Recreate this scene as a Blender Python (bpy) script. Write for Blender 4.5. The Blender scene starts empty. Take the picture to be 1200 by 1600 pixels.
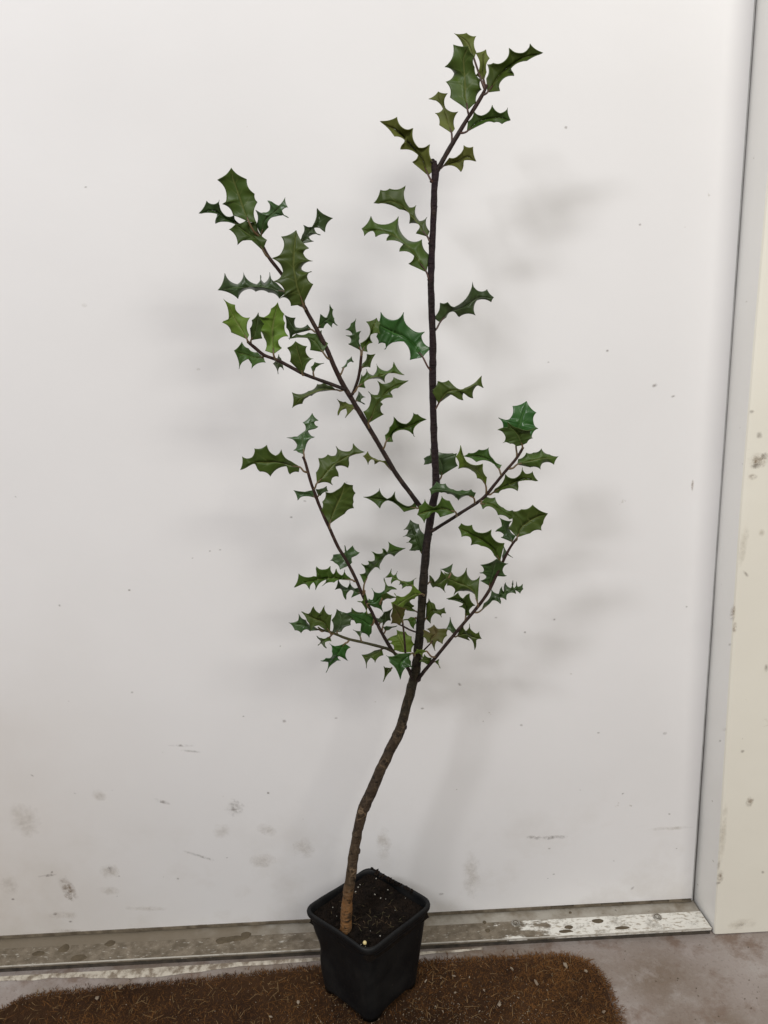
import bpy, bmesh, math, random
from mathutils import Vector, Matrix, noise
R = math.radians
S = bpy.context.scene
col = S.collection
# ------------------------------------------------------------------ camera
PITCH, ROLL, HC = R(15.9), R(3.1), 0.85          # tilt down, roll, lens height above the floor
FPX = 1202.0                                      # focal length in pixels of the 1200 x 1600 photograph
fwd = Vector((0, math.cos(PITCH), -math.sin(PITCH)))
r0 = Vector((1, 0, 0)); u0 = r0.cross(fwd)
rgt = r0 * math.cos(ROLL) - u0 * math.sin(ROLL)
upv = u0 * math.cos(ROLL) + r0 * math.sin(ROLL)
CAM = Vector((0, 0, HC))
cd = bpy.data.cameras.new('camera'); cam = bpy.data.objects.new('camera', cd); col.objects.link(cam)
cam.matrix_world = Matrix(((rgt.x, upv.x, -fwd.x, CAM.x), (rgt.y, upv.y, -fwd.y, CAM.y), (rgt.z, upv.z, -fwd.z, CAM.z), (0, 0, 0, 1)))
cd.sensor_fit = 'VERTICAL'; cd.sensor_height = 36; cd.lens = FPX / 1600 * 36
cd.clip_start = 0.02; cd.clip_end = 50
S.camera = cam
# ------------------------------------------------------------------ world, lamps, exposure
w = bpy.data.worlds.new('World'); S.world = w; w.use_nodes = True
bg = w.node_tree.nodes['Background']; bg.inputs[0].default_value = (1, .985, .965, 1); bg.inputs[1].default_value = .37
S.view_settings.view_transform = 'Standard'; S.view_settings.look = 'None'
S.view_settings.exposure = 0.06; S.view_settings.gamma = 1; S.view_settings.use_curve_mapping = False
def lamp(name, loc, target, power, sx, sy, c):
    l = bpy.data.lights.new(name, 'AREA'); l.shape = 'RECTANGLE'; l.size = sx; l.size_y = sy; l.energy = power; l.color = c
    o = bpy.data.objects.new(name, l); col.objects.link(o); o.location = loc
    d = (Vector(target) - Vector(loc)).normalized()
    xax = Vector((1, 0, 0)); z = -d; y = z.cross(xax).normalized(); xax = y.cross(z).normalized()
    o.rotation_euler = Matrix((xax, y, z)).transposed().to_euler()
    return o
# two fluorescent tubes under the ceiling, parallel to the door
lamp('ceiling_tube_lamp', (-1.45, -1.12, 2.60), (.25, .85, .3), 40, .80, .26, (.985, .985, 1))
lamp('ceiling_tube_lamp', (1.02, -.95, 2.05), (.35, .85, .25), 24, 1.0, .40, (1, .98, .915))

# ------------------------------------------------------------------ helpers
def ray(x, y): return fwd + rgt * ((x - 600) / FPX) - upv * ((y - 800) / FPX)
def at(x, y, Y):
    d = ray(x, y); return CAM + d * (Y / d.y)
def atz(x, y, z):
    d = ray(x, y); return CAM + d * ((z - HC) / d.z)
def tag(o, label=None, cat=None, group=None, kind=None):
    if label: o['label'] = label
    if cat: o['category'] = cat
    if group: o['group'] = group
    if kind: o['kind'] = kind
    return o
def empty(name, loc):
    o = bpy.data.objects.new(name, None); o.location = loc; o.empty_display_size = .05; col.objects.link(o); return o
def link(name, me, mats, parent=None, smooth=False):
    for m in (mats if isinstance(mats, (list, tuple)) else [mats]): me.materials.append(m)
    o = bpy.data.objects.new(name, me); col.objects.link(o)
    if parent:
        o.parent = parent
        p = Vector(parent.location)
        q = parent.parent
        while q: p += Vector(q.location); q = q.parent
        o.location = -p
    if smooth: me.polygons.foreach_set('use_smooth', [True] * len(me.polygons))
    return o
class MB:
    def __init__(s): s.v = []; s.f = []; s.m = []; s.uv = []
    def add(s, vs, fs, mi=0, uvs=None):
        b = len(s.v); s.v += [tuple(v) for v in vs]; s.uv += (uvs if uvs else [(0, 0)] * len(vs))
        for f in fs: s.f.append(tuple(b + i for i in f)); s.m.append(mi)
    def box(s, x0, x1, y0, y1, z0, z1, mi=0):
        v = [(x, y, z) for z in (z0, z1) for y in (y0, y1) for x in (x0, x1)]
        s.add(v, [(0, 2, 3, 1), (4, 5, 7, 6), (0, 1, 5, 4), (2, 6, 7, 3), (0, 4, 6, 2), (1, 3, 7, 5)], mi)
    def build(s, name, mats, parent=None, smooth=False):
        me = bpy.data.meshes.new(name); me.from_pydata(s.v, [], s.f)
        me.polygons.foreach_set('material_index', s.m)
        ul = me.uv_layers.new(name='UVMap'); d = [0.] * (2 * len(me.loops))
        for i, l in enumerate(me.loops): d[2 * i], d[2 * i + 1] = s.uv[l.vertex_index]
        ul.data.foreach_set('uv', d); me.update()
        return link(name, me, mats, parent, smooth)
def bevel(o, width, seg=2, angle=R(35)):
    b = o.modifiers.new('bevel', 'BEVEL'); b.width = width; b.segments = seg; b.limit_method = 'ANGLE'; b.angle_limit = angle
    return o
# node helpers
class NT:
    def __init__(s, name):
        s.mat = bpy.data.materials.new(name); s.mat.use_nodes = True; s.t = s.mat.node_tree
        s.b = s.t.nodes['Principled BSDF']; s.out = s.t.nodes['Material Output']
        s.tc = s.n('ShaderNodeTexCoord')
    def n(s, typ, **k):
        nd = s.t.nodes.new(typ)
        for a, v in k.items(): setattr(nd, a, v)
        return nd
    def set(s, sock, v):
        if isinstance(v, bpy.types.NodeSocket): s.t.links.new(v, sock)
        elif isinstance(v, (tuple, list)) and len(v) == 3 and sock.type == 'RGBA': sock.default_value = (*v, 1)
        else: sock.default_value = v
    def P(s, **k):
        for a, v in k.items(): s.set(s.b.inputs[a.replace('_', ' ')], v)
        return s
    def noise(s, scale, detail=4, rough=.55, vec=None, dist=0, sc3=None):
        if sc3:
            mp = s.n('ShaderNodeMapping'); mp.inputs['Scale'].default_value = sc3
            s.t.links.new(vec or s.tc.outputs['Object'], mp.inputs[0]); vec = mp.outputs[0]
        nd = s.n('ShaderNodeTexNoise'); nd.inputs['Scale'].default_value = scale; nd.inputs['Detail'].default_value = detail
        nd.inputs['Roughness'].default_value = rough; nd.inputs['Distortion'].default_value = dist
        s.t.links.new(vec or s.tc.outputs['Object'], nd.inputs['Vector']); return nd.outputs['Fac']
    def ramp(s, fac, stops):
        nd = s.n('ShaderNodeValToRGB'); e = nd.color_ramp.elements
        while len(e) < len(stops): e.new(.5)
        for k, (p, c) in enumerate(stops):
            e[k].position = p; e[k].color = (*c, 1) if isinstance(c, (tuple, list)) else (c, c, c, 1)
        s.t.links.new(fac, nd.inputs[0]); return nd.outputs[0]
    def mix(s, f, a, b, mode='MIX'):
        nd = s.n('ShaderNodeMix', data_type='RGBA', blend_type=mode)
        s.set(nd.inputs[0], f); s.set(nd.inputs[6], a); s.set(nd.inputs[7], b); return nd.outputs[2]
    def math(s, op, a, b=0., c=None):
        nd = s.n('ShaderNodeMath', operation=op); s.set(nd.inputs[0], a); s.set(nd.inputs[1], b)
        if c is not None: s.set(nd.inputs[2], c)
        return nd.outputs[0]
    def bump(s, h, strength=.3, dist=.001):
        nd = s.n('ShaderNodeBump'); nd.inputs['Strength'].default_value = strength; nd.inputs['Distance'].default_value = dist
        s.t.links.new(h, nd.inputs['Height']); s.t.links.new(nd.outputs[0], s.b.inputs['Normal']); return s
    def xyz(s, src='Object'):
        nd = s.n('ShaderNodeSeparateXYZ'); s.t.links.new(s.tc.outputs[src], nd.inputs[0]); return nd.outputs

# ------------------------------------------------------------------ materials
def m_paint():
    n = NT('white_door_paint')
    big = n.noise(3.2, 3); fine = n.noise(60, 3)
    c = n.mix(n.ramp(big, [(.35, 0.), (.7, 1.)]), (.815, .803, .805), (.775, .762, .762))
    spk = n.noise(38, 5, .6)
    c = n.mix(n.ramp(spk, [(.735, 0.), (.76, .55)]), c, (.42, .38, .33))
    z = n.xyz()[2]
    low = n.math('MULTIPLY', n.ramp(z, [(.0, 1.), (.25, 0.)]), n.ramp(n.noise(9, 6, .65), [(.5, 0.), (.72, .4)]))
    c = n.mix(low, c, (.50, .45, .39))
    xx = n.xyz()[0]                                  # browner and darker towards the lower left of the leaf
    low_left = n.math('MULTIPLY', n.math('MULTIPLY', n.ramp(n.math('MULTIPLY', xx, -1.), [(.27, 0.), (.56, 1.)]), n.ramp(z, [(.05, 1.), (.62, 0.)])), n.ramp(n.noise(7, 6, .6), [(.25, .3), (.7, .75)]))
    c = n.mix(low_left, c, (.56, .50, .43))
    n.P(Base_Color=c, Roughness=.42, Specular_IOR_Level=.35)
    return n.bump(n.math('ADD', n.noise(45, 2), n.math('MULTIPLY', fine, .3)), .06, .002).mat
def m_scuff(name, color, lo, hi, maxa, sc):
    n = NT(name)
    uv = n.xyz('UV')
    dx = n.math('SUBTRACT', uv[0], .5); dy = n.math('SUBTRACT', uv[1], .5)
    rr = n.math('SQRT', n.math('ADD', n.math('MULTIPLY', dx, dx), n.math('MULTIPLY', dy, dy)))
    rr = n.math('ADD', rr, n.math('MULTIPLY', n.math('SUBTRACT', n.noise(70, 4, .6), .5), .7))
    fall = n.ramp(rr, [(.12, 1.), (.5, 0.)])
    ns = n.ramp(n.noise(sc, 6, .7), [(lo, 0.), (hi, 1.)])
    a = n.math('MULTIPLY', n.math('MULTIPLY', fall, ns), maxa)
    n.P(Base_Color=color, Roughness=.8, Alpha=a); return n.mat
def m_cream():
    n = NT('cream_frame_paint')
    x = n.xyz()[0]
    c = n.mix(n.ramp(n.noise(5, 4), [(.35, 0.), (.7, 1.)]), (.82, .79, .70), (.77, .735, .645))
    c = n.mix(n.ramp(n.noise(30, 6, .65), [(.69, 0.), (.77, .4)]), c, (.42, .35, .26))
    c = n.mix(n.ramp(n.noise(90, 3, .6), [(.75, 0.), (.79, .4)]), c, (.22, .18, .14))
    n.P(Base_Color=c, Roughness=.5); return n.bump(n.noise(50, 3), .08, .002).mat
def m_frame_white():
    n = NT('white_frame_paint')
    c = n.mix(n.ramp(n.noise(6, 4), [(.35, 0.), (.7, 1.)]), (.87, .86, .83), (.83, .815, .78))
    c = n.mix(n.ramp(n.noise(70, 4, .6), [(.71, 0.), (.75, .6)]), c, (.3, .25, .19))
    n.P(Base_Color=c, Roughness=.5); return n.mat
def m_concrete():
    n = NT('stained_concrete')
    a = n.noise(7, 7, .62); b = n.noise(28, 6, .7); f = n.noise(220, 3, .6)
    c = n.mix(n.ramp(a, [(.42, 0.), (.58, 1.)]), (.30, .256, .234), (.165, .12, .086))
    c = n.mix(n.ramp(b, [(.45, 0.), (.75, .55)]), c, (.48, .45, .44))
    c = n.mix(n.ramp(n.noise(15, 6, .7), [(.52, 0.), (.64, .8)]), c, (.165, .11, .08))
    c = n.mix(n.ramp(f, [(.6, 0.), (.72, .5)]), c, (.12, .09, .075))
    n.P(Base_Color=c, Roughness=.75); return n.bump(n.math('ADD', b, n.math('MULTIPLY', f, .6)), .35, .003).mat
def m_alu():
    n = NT('dirty_aluminium')
    x = n.xyz()
    d1 = n.noise(22, 7, .68); d2 = n.noise(70, 6, .7); br = n.noise(14, 6, .7, sc3=(1.5, 7, 1)); fl = n.noise(240, 3, .6, sc3=(.5, 1.2, 1))
    dirtc = n.mix(n.ramp(d2, [(.38, 0.), (.66, 1.)]), (.118, .094, .064), (.235, .195, .145))
    dirtc = n.mix(n.ramp(fl, [(.6, 0.), (.7, .6)]), dirtc, (.52, .49, .43))
    clean = n.mix(n.ramp(fl, [(.53, 0.), (.66, 1.)]), (.80, .78, .72), (.42, .37, .30))
    # worn clean towards the right-hand end, with the lamp's reflection painted in white
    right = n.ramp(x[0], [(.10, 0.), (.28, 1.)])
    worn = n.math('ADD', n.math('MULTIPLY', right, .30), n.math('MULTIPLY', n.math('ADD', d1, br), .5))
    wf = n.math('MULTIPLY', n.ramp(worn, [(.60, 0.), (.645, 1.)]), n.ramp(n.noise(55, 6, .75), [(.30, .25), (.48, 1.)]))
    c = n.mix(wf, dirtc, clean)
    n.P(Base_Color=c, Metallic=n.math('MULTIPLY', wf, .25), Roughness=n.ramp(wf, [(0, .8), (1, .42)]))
    return n.bump(n.math('ADD', d2, fl), .3, .001).mat
def m_alu_back():
    n = NT('dull_aluminium')
    d = n.noise(30, 6, .65); fl = n.noise(160, 3, .6)
    c = n.mix(n.ramp(d, [(.4, 0.), (.68, 1.)]), (.40, .37, .32), (.20, .165, .12))
    c = n.mix(n.ramp(fl, [(.66, 0.), (.74, .8)]), c, (.10, .08, .06))
    x = n.xyz()[0]
    c = n.mix(n.math('MULTIPLY', n.ramp(x, [(-.0, 1.), (.05, 0.)]), n.ramp(n.math('ADD', n.noise(8, 5, .6), n.math('MULTIPLY', x, -.5)), [(.42, 0.), (.66, .9)])), c, (.19, .155, .11))
    n.P(Base_Color=c, Roughness=.55, Metallic=.1); return n.bump(d, .15, .001).mat
def m_simple(name, c, rough=.6, c2=None, sc=40, spec=.5, metal=0, bmp=0, lo=.4, hi=.65):
    n = NT(name)
    ns = n.noise(sc, 5, .6)
    n.P(Base_Color=n.mix(n.ramp(ns, [(lo, 0.), (hi, 1.)]), c, c2 or tuple(x * .75 for x in c)), Roughness=rough, Specular_IOR_Level=spec, Metallic=metal)
    if bmp: n.bump(ns, bmp, .002)
    return n.mat
def m_pot():
    n = NT('black_pot_plastic')
    d = n.noise(24, 6, .65); g = n.noise(260, 3, .6); st = n.noise(30, 4, .6, sc3=(1, 1, .25))
    c = n.mix(n.ramp(d, [(.45, 0.), (.75, .8)]), (.0065, .0068, .0075), (.018, .017, .016))
    c = n.mix(n.ramp(g, [(.70, 0.), (.76, .7)]), c, (.07, .06, .05))
    c = n.mix(n.ramp(st, [(.56, 0.), (.8, .5)]), c, (.022, .02, .018))
    n.P(Base_Color=c, Roughness=n.ramp(d, [(.3, .42), (.7, .65)]), Specular_IOR_Level=.22); return n.bump(g, .05, .001).mat
def m_bark():
    n = NT('holly_bark')
    u = n.xyz('UV')[0]
    base = n.ramp(u, [(0, (.25, .118, .04)), (.05, (.21, .10, .036)), (.082, (.07, .046, .026)), (.2, (.044, .030, .020)), (.30, (.040, .027, .017)), (.345, (.022, .018, .010)), (.5, (.018, .0145, .009)), (.6, (.018, .0108, .0125)), (1, (.0205, .0115, .0148))])
    ns = n.noise(230, 6, .7, sc3=(1, 1, .3)); low0 = n.ramp(u, [(.3, .75), (.42, .22)])
    c = n.mix(n.math('MULTIPLY', n.ramp(ns, [(.48, 0.), (.7, 1.)]), low0), base, (.12, .085, .052))
    rg = n.noise(260, 4, .6, sc3=(.25, .25, 1.2)); c = n.mix(n.math('MULTIPLY', n.ramp(rg, [(.55, 0.), (.66, .9)]), n.ramp(u, [(.05, 1.), (.3, .25)])), c, (.03, .02, .012))
    c = n.mix(n.ramp(n.noise(160, 4, .6), [(.54, 0.), (.66, .8)]), c, (.008, .006, .004))
    low = n.ramp(u, [(.25, 1.), (.36, 0.)])
    vr = n.n('ShaderNodeTexVoronoi', feature='DISTANCE_TO_EDGE'); vr.inputs['Scale'].default_value = 130; n.t.links.new(n.tc.outputs['Object'], vr.inputs['Vector'])
    crk = n.math('MULTIPLY', n.math('MULTIPLY', low, n.ramp(vr.outputs[0], [(.03, 1.), (.1, 0.)])), n.ramp(n.noise(45, 3), [(.5, 0.), (.6, .7)]))
    c = n.mix(crk, c, (.22, .15, .09))
    n.P(Base_Color=c, Roughness=.65, Specular_IOR_Level=.2); return n.bump(n.math('ADD', ns, rg), .9, .003).mat
def m_twig(name, c1, c2):
    n = NT(name); u = n.xyz('UV')[0]
    c = n.mix(n.ramp(u, [(.1, 0.), (.95, 1.)]), c1, c2)
    c = n.mix(n.ramp(n.noise(150, 4, .6), [(.5, 0.), (.72, .5)]), c, (.09, .06, .045))
    n.P(Base_Color=c, Roughness=.55, Specular_IOR_Level=.22); return n.bump(n.noise(180, 4), .3, .001).mat
def m_leaf(name, top, top2, rough, vein, spec=.5, coat=0.):
    n = NT(name)
    uv = n.xyz('UV'); u = uv[0]; t = n.math('ABSOLUTE', uv[1])
    ti = n.n('ShaderNodeObjectInfo').outputs['Random']
    c = n.mix(n.ramp(n.noise(55, 4, .6), [(.35, 0.), (.68, 1.)]), top, top2)
    hs = n.n('ShaderNodeHueSaturation'); n.set(hs.inputs['Color'], c)
    n.set(hs.inputs['Hue'], n.math('MULTIPLY_ADD', ti, .03, .473)); n.set(hs.inputs['Value'], n.math('MULTIPLY_ADD', ti, .55, 1.02))
    c = hs.outputs[0]
    # side veins, midrib and the pale cartilage edge
    sv = n.math('SINE', n.math('MULTIPLY', n.math('SUBTRACT', n.math('MULTIPLY', t, .22), u), 34.))
    svf = n.math('MULTIPLY', n.ramp(sv, [(.80, 0.), (.99, .30)]), n.ramp(t, [(.1, 1.), (.85, 0.)]))
    c = n.mix(svf, c, vein)
    c = n.mix(n.ramp(t, [(.02, .85), (.085, 0.)]), c, vein)
    c = n.mix(n.ramp(t, [(.95, 0.), (.99, .55)]), c, tuple(.35 * a + .65 * b for a, b in zip(vein, top)))
    n.P(Base_Color=c, Roughness=rough, Specular_IOR_Level=spec, Coat_Weight=coat, Coat_Roughness=.16)
    hgt = n.math('SUBTRACT', n.math('MULTIPLY', n.noise(90, 3), .6), n.math('ADD', svf, n.ramp(t, [(.0, .6), (.14, 0.)])))
    return n.bump(hgt, .35, .0012).mat
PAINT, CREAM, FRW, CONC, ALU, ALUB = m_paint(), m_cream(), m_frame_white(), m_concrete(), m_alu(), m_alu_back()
SC_BROWN = m_scuff('brown_scuff', (.24, .17, .105), .38, .66, .7, 170)
SC_GREY = m_scuff('grey_scuff', (.27, .24, .215), .40, .64, .5, 170)
SC_PALE = m_scuff('pale_stain', (.46, .40, .32), .30, .70, .34, 90)
SC_DOT = m_scuff('dark_fleck', (.20, .165, .135), .25, .6, .5, 190)
SEALD = m_simple('dirty_rubber_seal', (.10, .078, .052), .8, (.19, .155, .11), 60)
GAPD = m_simple('dark_gap', (.03, .028, .026), .9)
GASK = m_simple('grey_gasket', (.5, .495, .49), .7)
SEALANT = m_simple('flaking_white_sealant', (.54, .49, .41), .7, (.22, .175, .13), 110, bmp=.4, lo=.42, hi=.6)
STEEL = m_simple('screw_steel', (.42, .40, .36), .45, (.14, .12, .09), 120, metal=.5)
MUD = m_simple('dried_mud', (.085, .064, .038), .9, (.12, .092, .057), 90, bmp=.3)
POT, BARK = m_pot(), m_bark()
TWIG = m_twig('twig_bark', (.0165, .0105, .0085), (.034, .0165, .0125))
GTWIG = m_twig('green_twig_bark', (.030, .026, .013), (.060, .062, .022))
STALK = m_simple('leaf_stalk', (.135, .082, .036), .5, (.085, .06, .024), 120)
STALKR = m_simple('red_leaf_stalk', (.075, .032, .022), .5, (.05, .025, .018), 120)
VEIN = (.17, .19, .06)
LM = {
 'm': m_leaf('holly_leaf_mid_green', (.025, .050, .006), (.036, .067, .008), .43, (.12, .14, .035), .32),
 'o': m_leaf('holly_leaf_olive_underside', (.058, .070, .013), (.075, .090, .019), .55, (.17, .17, .06), .2),
 'l': m_leaf('holly_leaf_light_green', (.056, .098, .011), (.074, .124, .016), .5, (.20, .24, .065), .25),
 'd': m_leaf('holly_leaf_dark_upper_side', (.017, .041, .0095), (.026, .056, .0135), .36, (.085, .125, .05), .4, .08),
 'D': m_leaf('holly_leaf_glossy_upper_side', (.0095, .045, .0058), (.0145, .060, .0075), .36, (.06, .15, .035), .38, .12),
 'g': m_leaf('holly_leaf_green', (.022, .049, .0075), (.031, .064, .0095), .44, (.10, .135, .04), .28),
 'b': m_leaf('holly_leaf_brownish', (.058, .050, .014), (.038, .054, .010), .55, (.11, .08, .035), .2)}
BACK = m_leaf('holly_leaf_underside', (.060, .078, .016), (.075, .094, .021), .55, (.16, .17, .06), .2)
SOIL = m_simple('peat_soil', (.0065, .0046, .0036), .95, (.014, .0095, .0065), 130, spec=.12, bmp=.8)
CRUMB = m_simple('soil_crumbs', (.0055, .004, .003), .95, (.017, .011, .0075), 60, spec=.12)
PERL = m_simple('perlite', (.34, .32, .28), .8)
ROOT = m_simple('moss_and_rootlets', (.055, .052, .018), .8, (.085, .045, .018), 60)
FIBA = m_simple('coir_fibre_dark', (.064, .032, .0155), .9, (.032, .0165, .0095), 9, spec=.1)
FIBB = m_simple('coir_fibre_rust', (.165, .075, .0245), .9, (.095, .043, .0165), 9, spec=.1)
FIBC = m_simple('coir_fibre_pale', (.24, .155, .075), .85, (.16, .10, .045), 30, spec=.15)
DEB = m_simple('pale_crumbs', (.29, .235, .175), .9, (.16, .115, .075), 60)
PEL = m_simple('pellet_coating', (.68, .56, .28), .4, (.6, .48, .2), 30)

# ------------------------------------------------------------------ floor, door, frame, sill
YD = .878                                         # door face
YF = .832                                         # face of the door frame
ZS = .012                                         # top of the sill
m = MB(); m.box(-3, 3, -3, .8955, -.15, 0)
m.box(-3, 3, .8956, .97, -.15, -.001)
fl = m.build('floor', CONC); tag(fl, kind='structure')

door = empty('door', (-.1, .9, ZS))
tag(door, 'flat white scuffed door leaf behind the potted holly', 'door')
m = MB(); m.box(-.612, .3992, YD, YD + .045, ZS + .0045, 2.05)
random.seed(4)
def decal(x, y, wpx, hpx, ang, mi, dz=.0004):
    if mi == 4: wpx *= .8; hpx *= .8
    c = at(x, y, YD - dz); k = .00075
    a = R(-ang) ; ex = Vector((math.cos(a), 0, math.sin(a))) * wpx * k * .5; ez = Vector((-math.sin(a), 0, math.cos(a))) * hpx * k * .5
    m.add([c - ex - ez, c + ex - ez, c + ex + ez, c - ex + ez], [(0, 1, 2, 3)], mi, [(0, 0), (1, 0), (1, 1), (0, 1)])
# scuffs, stains and flecks where the paint has taken knocks
SCUFF = [(106, 1388, 26, 60, -20, 1), (108, 1402, 14, 26, -30, 1), (38, 1282, 60, 70, 10, 3), (172, 1362, 40, 34, 0, 3), (170, 1392, 46, 20, 10, 3),
 (172, 1358, 12, 14, 20, 2), (365, 1264, 34, 32, 20, 2), (372, 1254, 30, 8, 40, 2), (310, 1337, 60, 7, 24, 2), (285, 1165, 50, 6, 4, 2), (300, 1174, 44, 6, 10, 2),
 (255, 1253, 36, 8, 24, 2), (415, 1296, 46, 26, 20, 3), (345, 1300, 36, 34, 0, 3), (475, 1325, 40, 46, 0, 3), (600, 1318, 30, 80, 4, 3), (736, 1366, 36, 110, 0, 3),
 (856, 1309, 80, 9, 0, 2), (835, 1308, 34, 10, 0, 2), (1050, 1294, 90, 10, 0, 3), (155, 1242, 28, 24, 0, 3), (105, 1455, 60, 12, 4, 3), (75, 1368, 40, 6, -4, 2),
 (100, 1430, 60, 20, 5, 3), (410, 1345, 50, 30, 0, 3), (15, 1385, 40, 50, 0, 3), (230, 1420, 80, 14, 5, 3),
 (1023, 602, 13, 8, -20, 4), (1052, 619, 11, 6, -10, 4), (1082, 758, 4, 20, 0, 1), (949, 548, 6, 5, 0, 4), (1039, 1146, 10, 7, 0, 4), (988, 1388, 14, 7, -50, 4),
 (865, 1366, 9, 6, 0, 4), (815, 1133, 9, 7, 0, 4), (718, 1069, 12, 7, 50, 4), (444, 1127, 10, 8, 0, 4), (206, 1082, 8, 6, 0, 4), (81, 1363, 9, 6, -40, 4),
 (86, 1428, 12, 10, 0, 4), (20, 1405, 8, 6, 0, 4), (186, 1369, 6, 5, 0, 4), (278, 1373, 7, 6, 0, 4), (419, 1239, 6, 6, 0, 4), (202, 922, 7, 5, 0, 4), (93, 946, 6, 6, 0, 4),
 (328, 861, 6, 5, 0, 4), (344, 859, 7, 4, 0, 4), (476, 783, 9, 5, 10, 4), (455, 808, 8, 5, 0, 4), (1000, 351, 6, 5, 0, 4), (884, 199, 6, 5, 0, 4), (857, 566, 8, 5, 0, 4),
 (820, 988, 6, 5, 0, 4), (866, 968, 6, 5, 0, 4), (755, 1127, 6, 5, 0, 4), (935, 1145, 8, 5, 0, 4), (1046, 1272, 6, 5, 0, 4), (858, 1326, 10, 5, 0, 4), (690, 1397, 14, 8, 0, 4),
 (132, 477, 10, 7, 0, 3), (310, 577, 8, 5, 0, 3), (1073, 948, 6, 5, 0, 4), (525, 1122, 10, 5, 0, 4), (660, 1107, 10, 6, 0, 4), (775, 965, 8, 5, 0, 4), (110, 1440, 9, 6, 0, 4)]
for s in SCUFF: decal(*s)
for k in range(26):
    x, y = random.uniform(5, 1060), 1440 - abs(random.gauss(0, 330))
    if y < 0 or y > 1400 - (x - 500) * .05: continue
    q = random.uniform(2, 4.6); decal(x, y, q * random.uniform(1, 2.4), q, random.uniform(-50, 50), 4, .0003)
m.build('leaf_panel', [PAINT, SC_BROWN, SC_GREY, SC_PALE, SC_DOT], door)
m = MB()                                           # worn sweep seal under the leaf
n_ = 160
for k in range(n_):
    x0 = -.612 + k * 1.0105 / n_; x1 = x0 + 1.0105 / n_
    h = .0042 + .0012 * noise.noise(Vector((x0 * 40, 0, 0))); yf = YD - .0012 - .0016 * max(0, noise.noise(Vector((x0 * 25, 3, 0))))
    if x0 > .2 and noise.noise(Vector((x0 * 30, 7, 0))) > .05: h *= .35
    m.box(x0, x1 - .00002, yf, YD + .03, ZS + .0002, ZS + h)
m.build('sweep_seal', SEALD, door)

frame = empty('door_frame', (.45, .86, 0))
tag(frame, 'cream and white door frame post to the right of the white door, chipped along its edge', 'door frame')
bx = [(.4112, .0015), (.4092, .12), (.4066, .2565), (.4042, .42), (.4022, .5904), (.4028, .8017), (.4036, .93), (.404, 1.3), (.404, 2.05)]   # near edge of the reveal, slightly out of true
m = MB()
for (xa, za), (xb, zb) in zip(bx, bx[1:]):
    m.add([(.4012, .93, za), (xa, YF, za), (xb, YF, zb), (.4012, .93, zb)], [(0, 3, 2, 1)])
m.build('jamb', FRW, frame)
m = MB()
for (xa, za), (xb, zb) in zip(bx, bx[1:]):
    e = .0022
    m.add([(xa, YF, za), (xa + e * .6, YF - e * .75, za), (xa + e * 2, YF - e, za), (.75, YF - e, za),
           (xb, YF, zb), (xb + e * .6, YF - e * .75, zb), (xb + e * 2, YF - e, zb), (.75, YF - e, zb)], [(0, 1, 5, 4), (1, 2, 6, 5), (2, 3, 7, 6)])
nsplit = len(m.f)
def chip(x, y, wpx, hpx, ang, mi):
    c = at(x, y, YF - .0028); k = .00072; a = R(-ang)
    ex = Vector((math.cos(a), 0, math.sin(a))) * wpx * k * .5; ez = Vector((-math.sin(a), 0, math.cos(a))) * hpx * k * .5
    m.add([c - ex - ez, c + ex - ez, c + ex + ez, c - ex + ez], [(0, 1, 2, 3)], mi, [(0, 0), (1, 0), (1, 1), (0, 1)])
for c in [(1126, 1370, 14, 30, 0, 1), (1123, 1352, 8, 20, 0, 2), (1122, 1380, 10, 8, 0, 2), (1172, 1253, 16, 24, 10, 1), (1160, 1174, 8, 7, -30, 2), (1183, 720, 34, 26, 0, 1), (1180, 728, 20, 10, 0, 2),
          (1176, 745, 16, 12, 0, 1), (1175, 643, 9, 7, 0, 2), (1187, 680, 12, 14, 0, 2), (1195, 712, 14, 12, 0, 2), (1165, 896, 16, 6, 50, 2), (1145, 955, 10, 36, 0, 1), (1148, 980, 8, 20, 0, 1),
          (1125, 1158, 6, 7, 0, 2), (1140, 1007, 6, 6, 0, 2), (1158, 1445, 16, 10, 0, 2), (1192, 1363, 7, 8, -30, 2), (1190, 832, 12, 14, 0, 3), (1132, 1140, 10, 10, 0, 3), (1160, 1444, 60, 26, 0, 3), (1130, 1300, 14, 150, 0, 3), (1162, 850, 14, 90, 4, 3), (1197, 1044, 8, 16, 0, 2)]: chip(*c)
m.build('face_board', [CREAM, SC_BROWN, SC_DOT, SC_PALE], frame)
m = MB(); m.box(.4155, .75, YF + .001, .93, .0016, 2.05); m.build('core', CREAM, frame)
m = MB(); m.box(.3993, .4010, .8787, .93, .0125, 2.05); m.build('gasket', GASK, frame)
fr2 = empty('door_frame', (-.63, .86, 0))
tag(fr2, 'white painted door frame post to the left of the white door', 'door frame')
m = MB(); m.box(-.75, -.6155, YF, .93, .0015, 2.05); m.build('jamb', FRW, fr2)
m = MB(); m.box(-3, -.7505, .84, .96, 0, 2.9); m.box(.7505, 3, .84, .96, 0, 2.9); m.box(-.7503, .7503, .84, .96, 2.051, 2.9)
tag(m.build('wall', CREAM), kind='structure')

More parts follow.
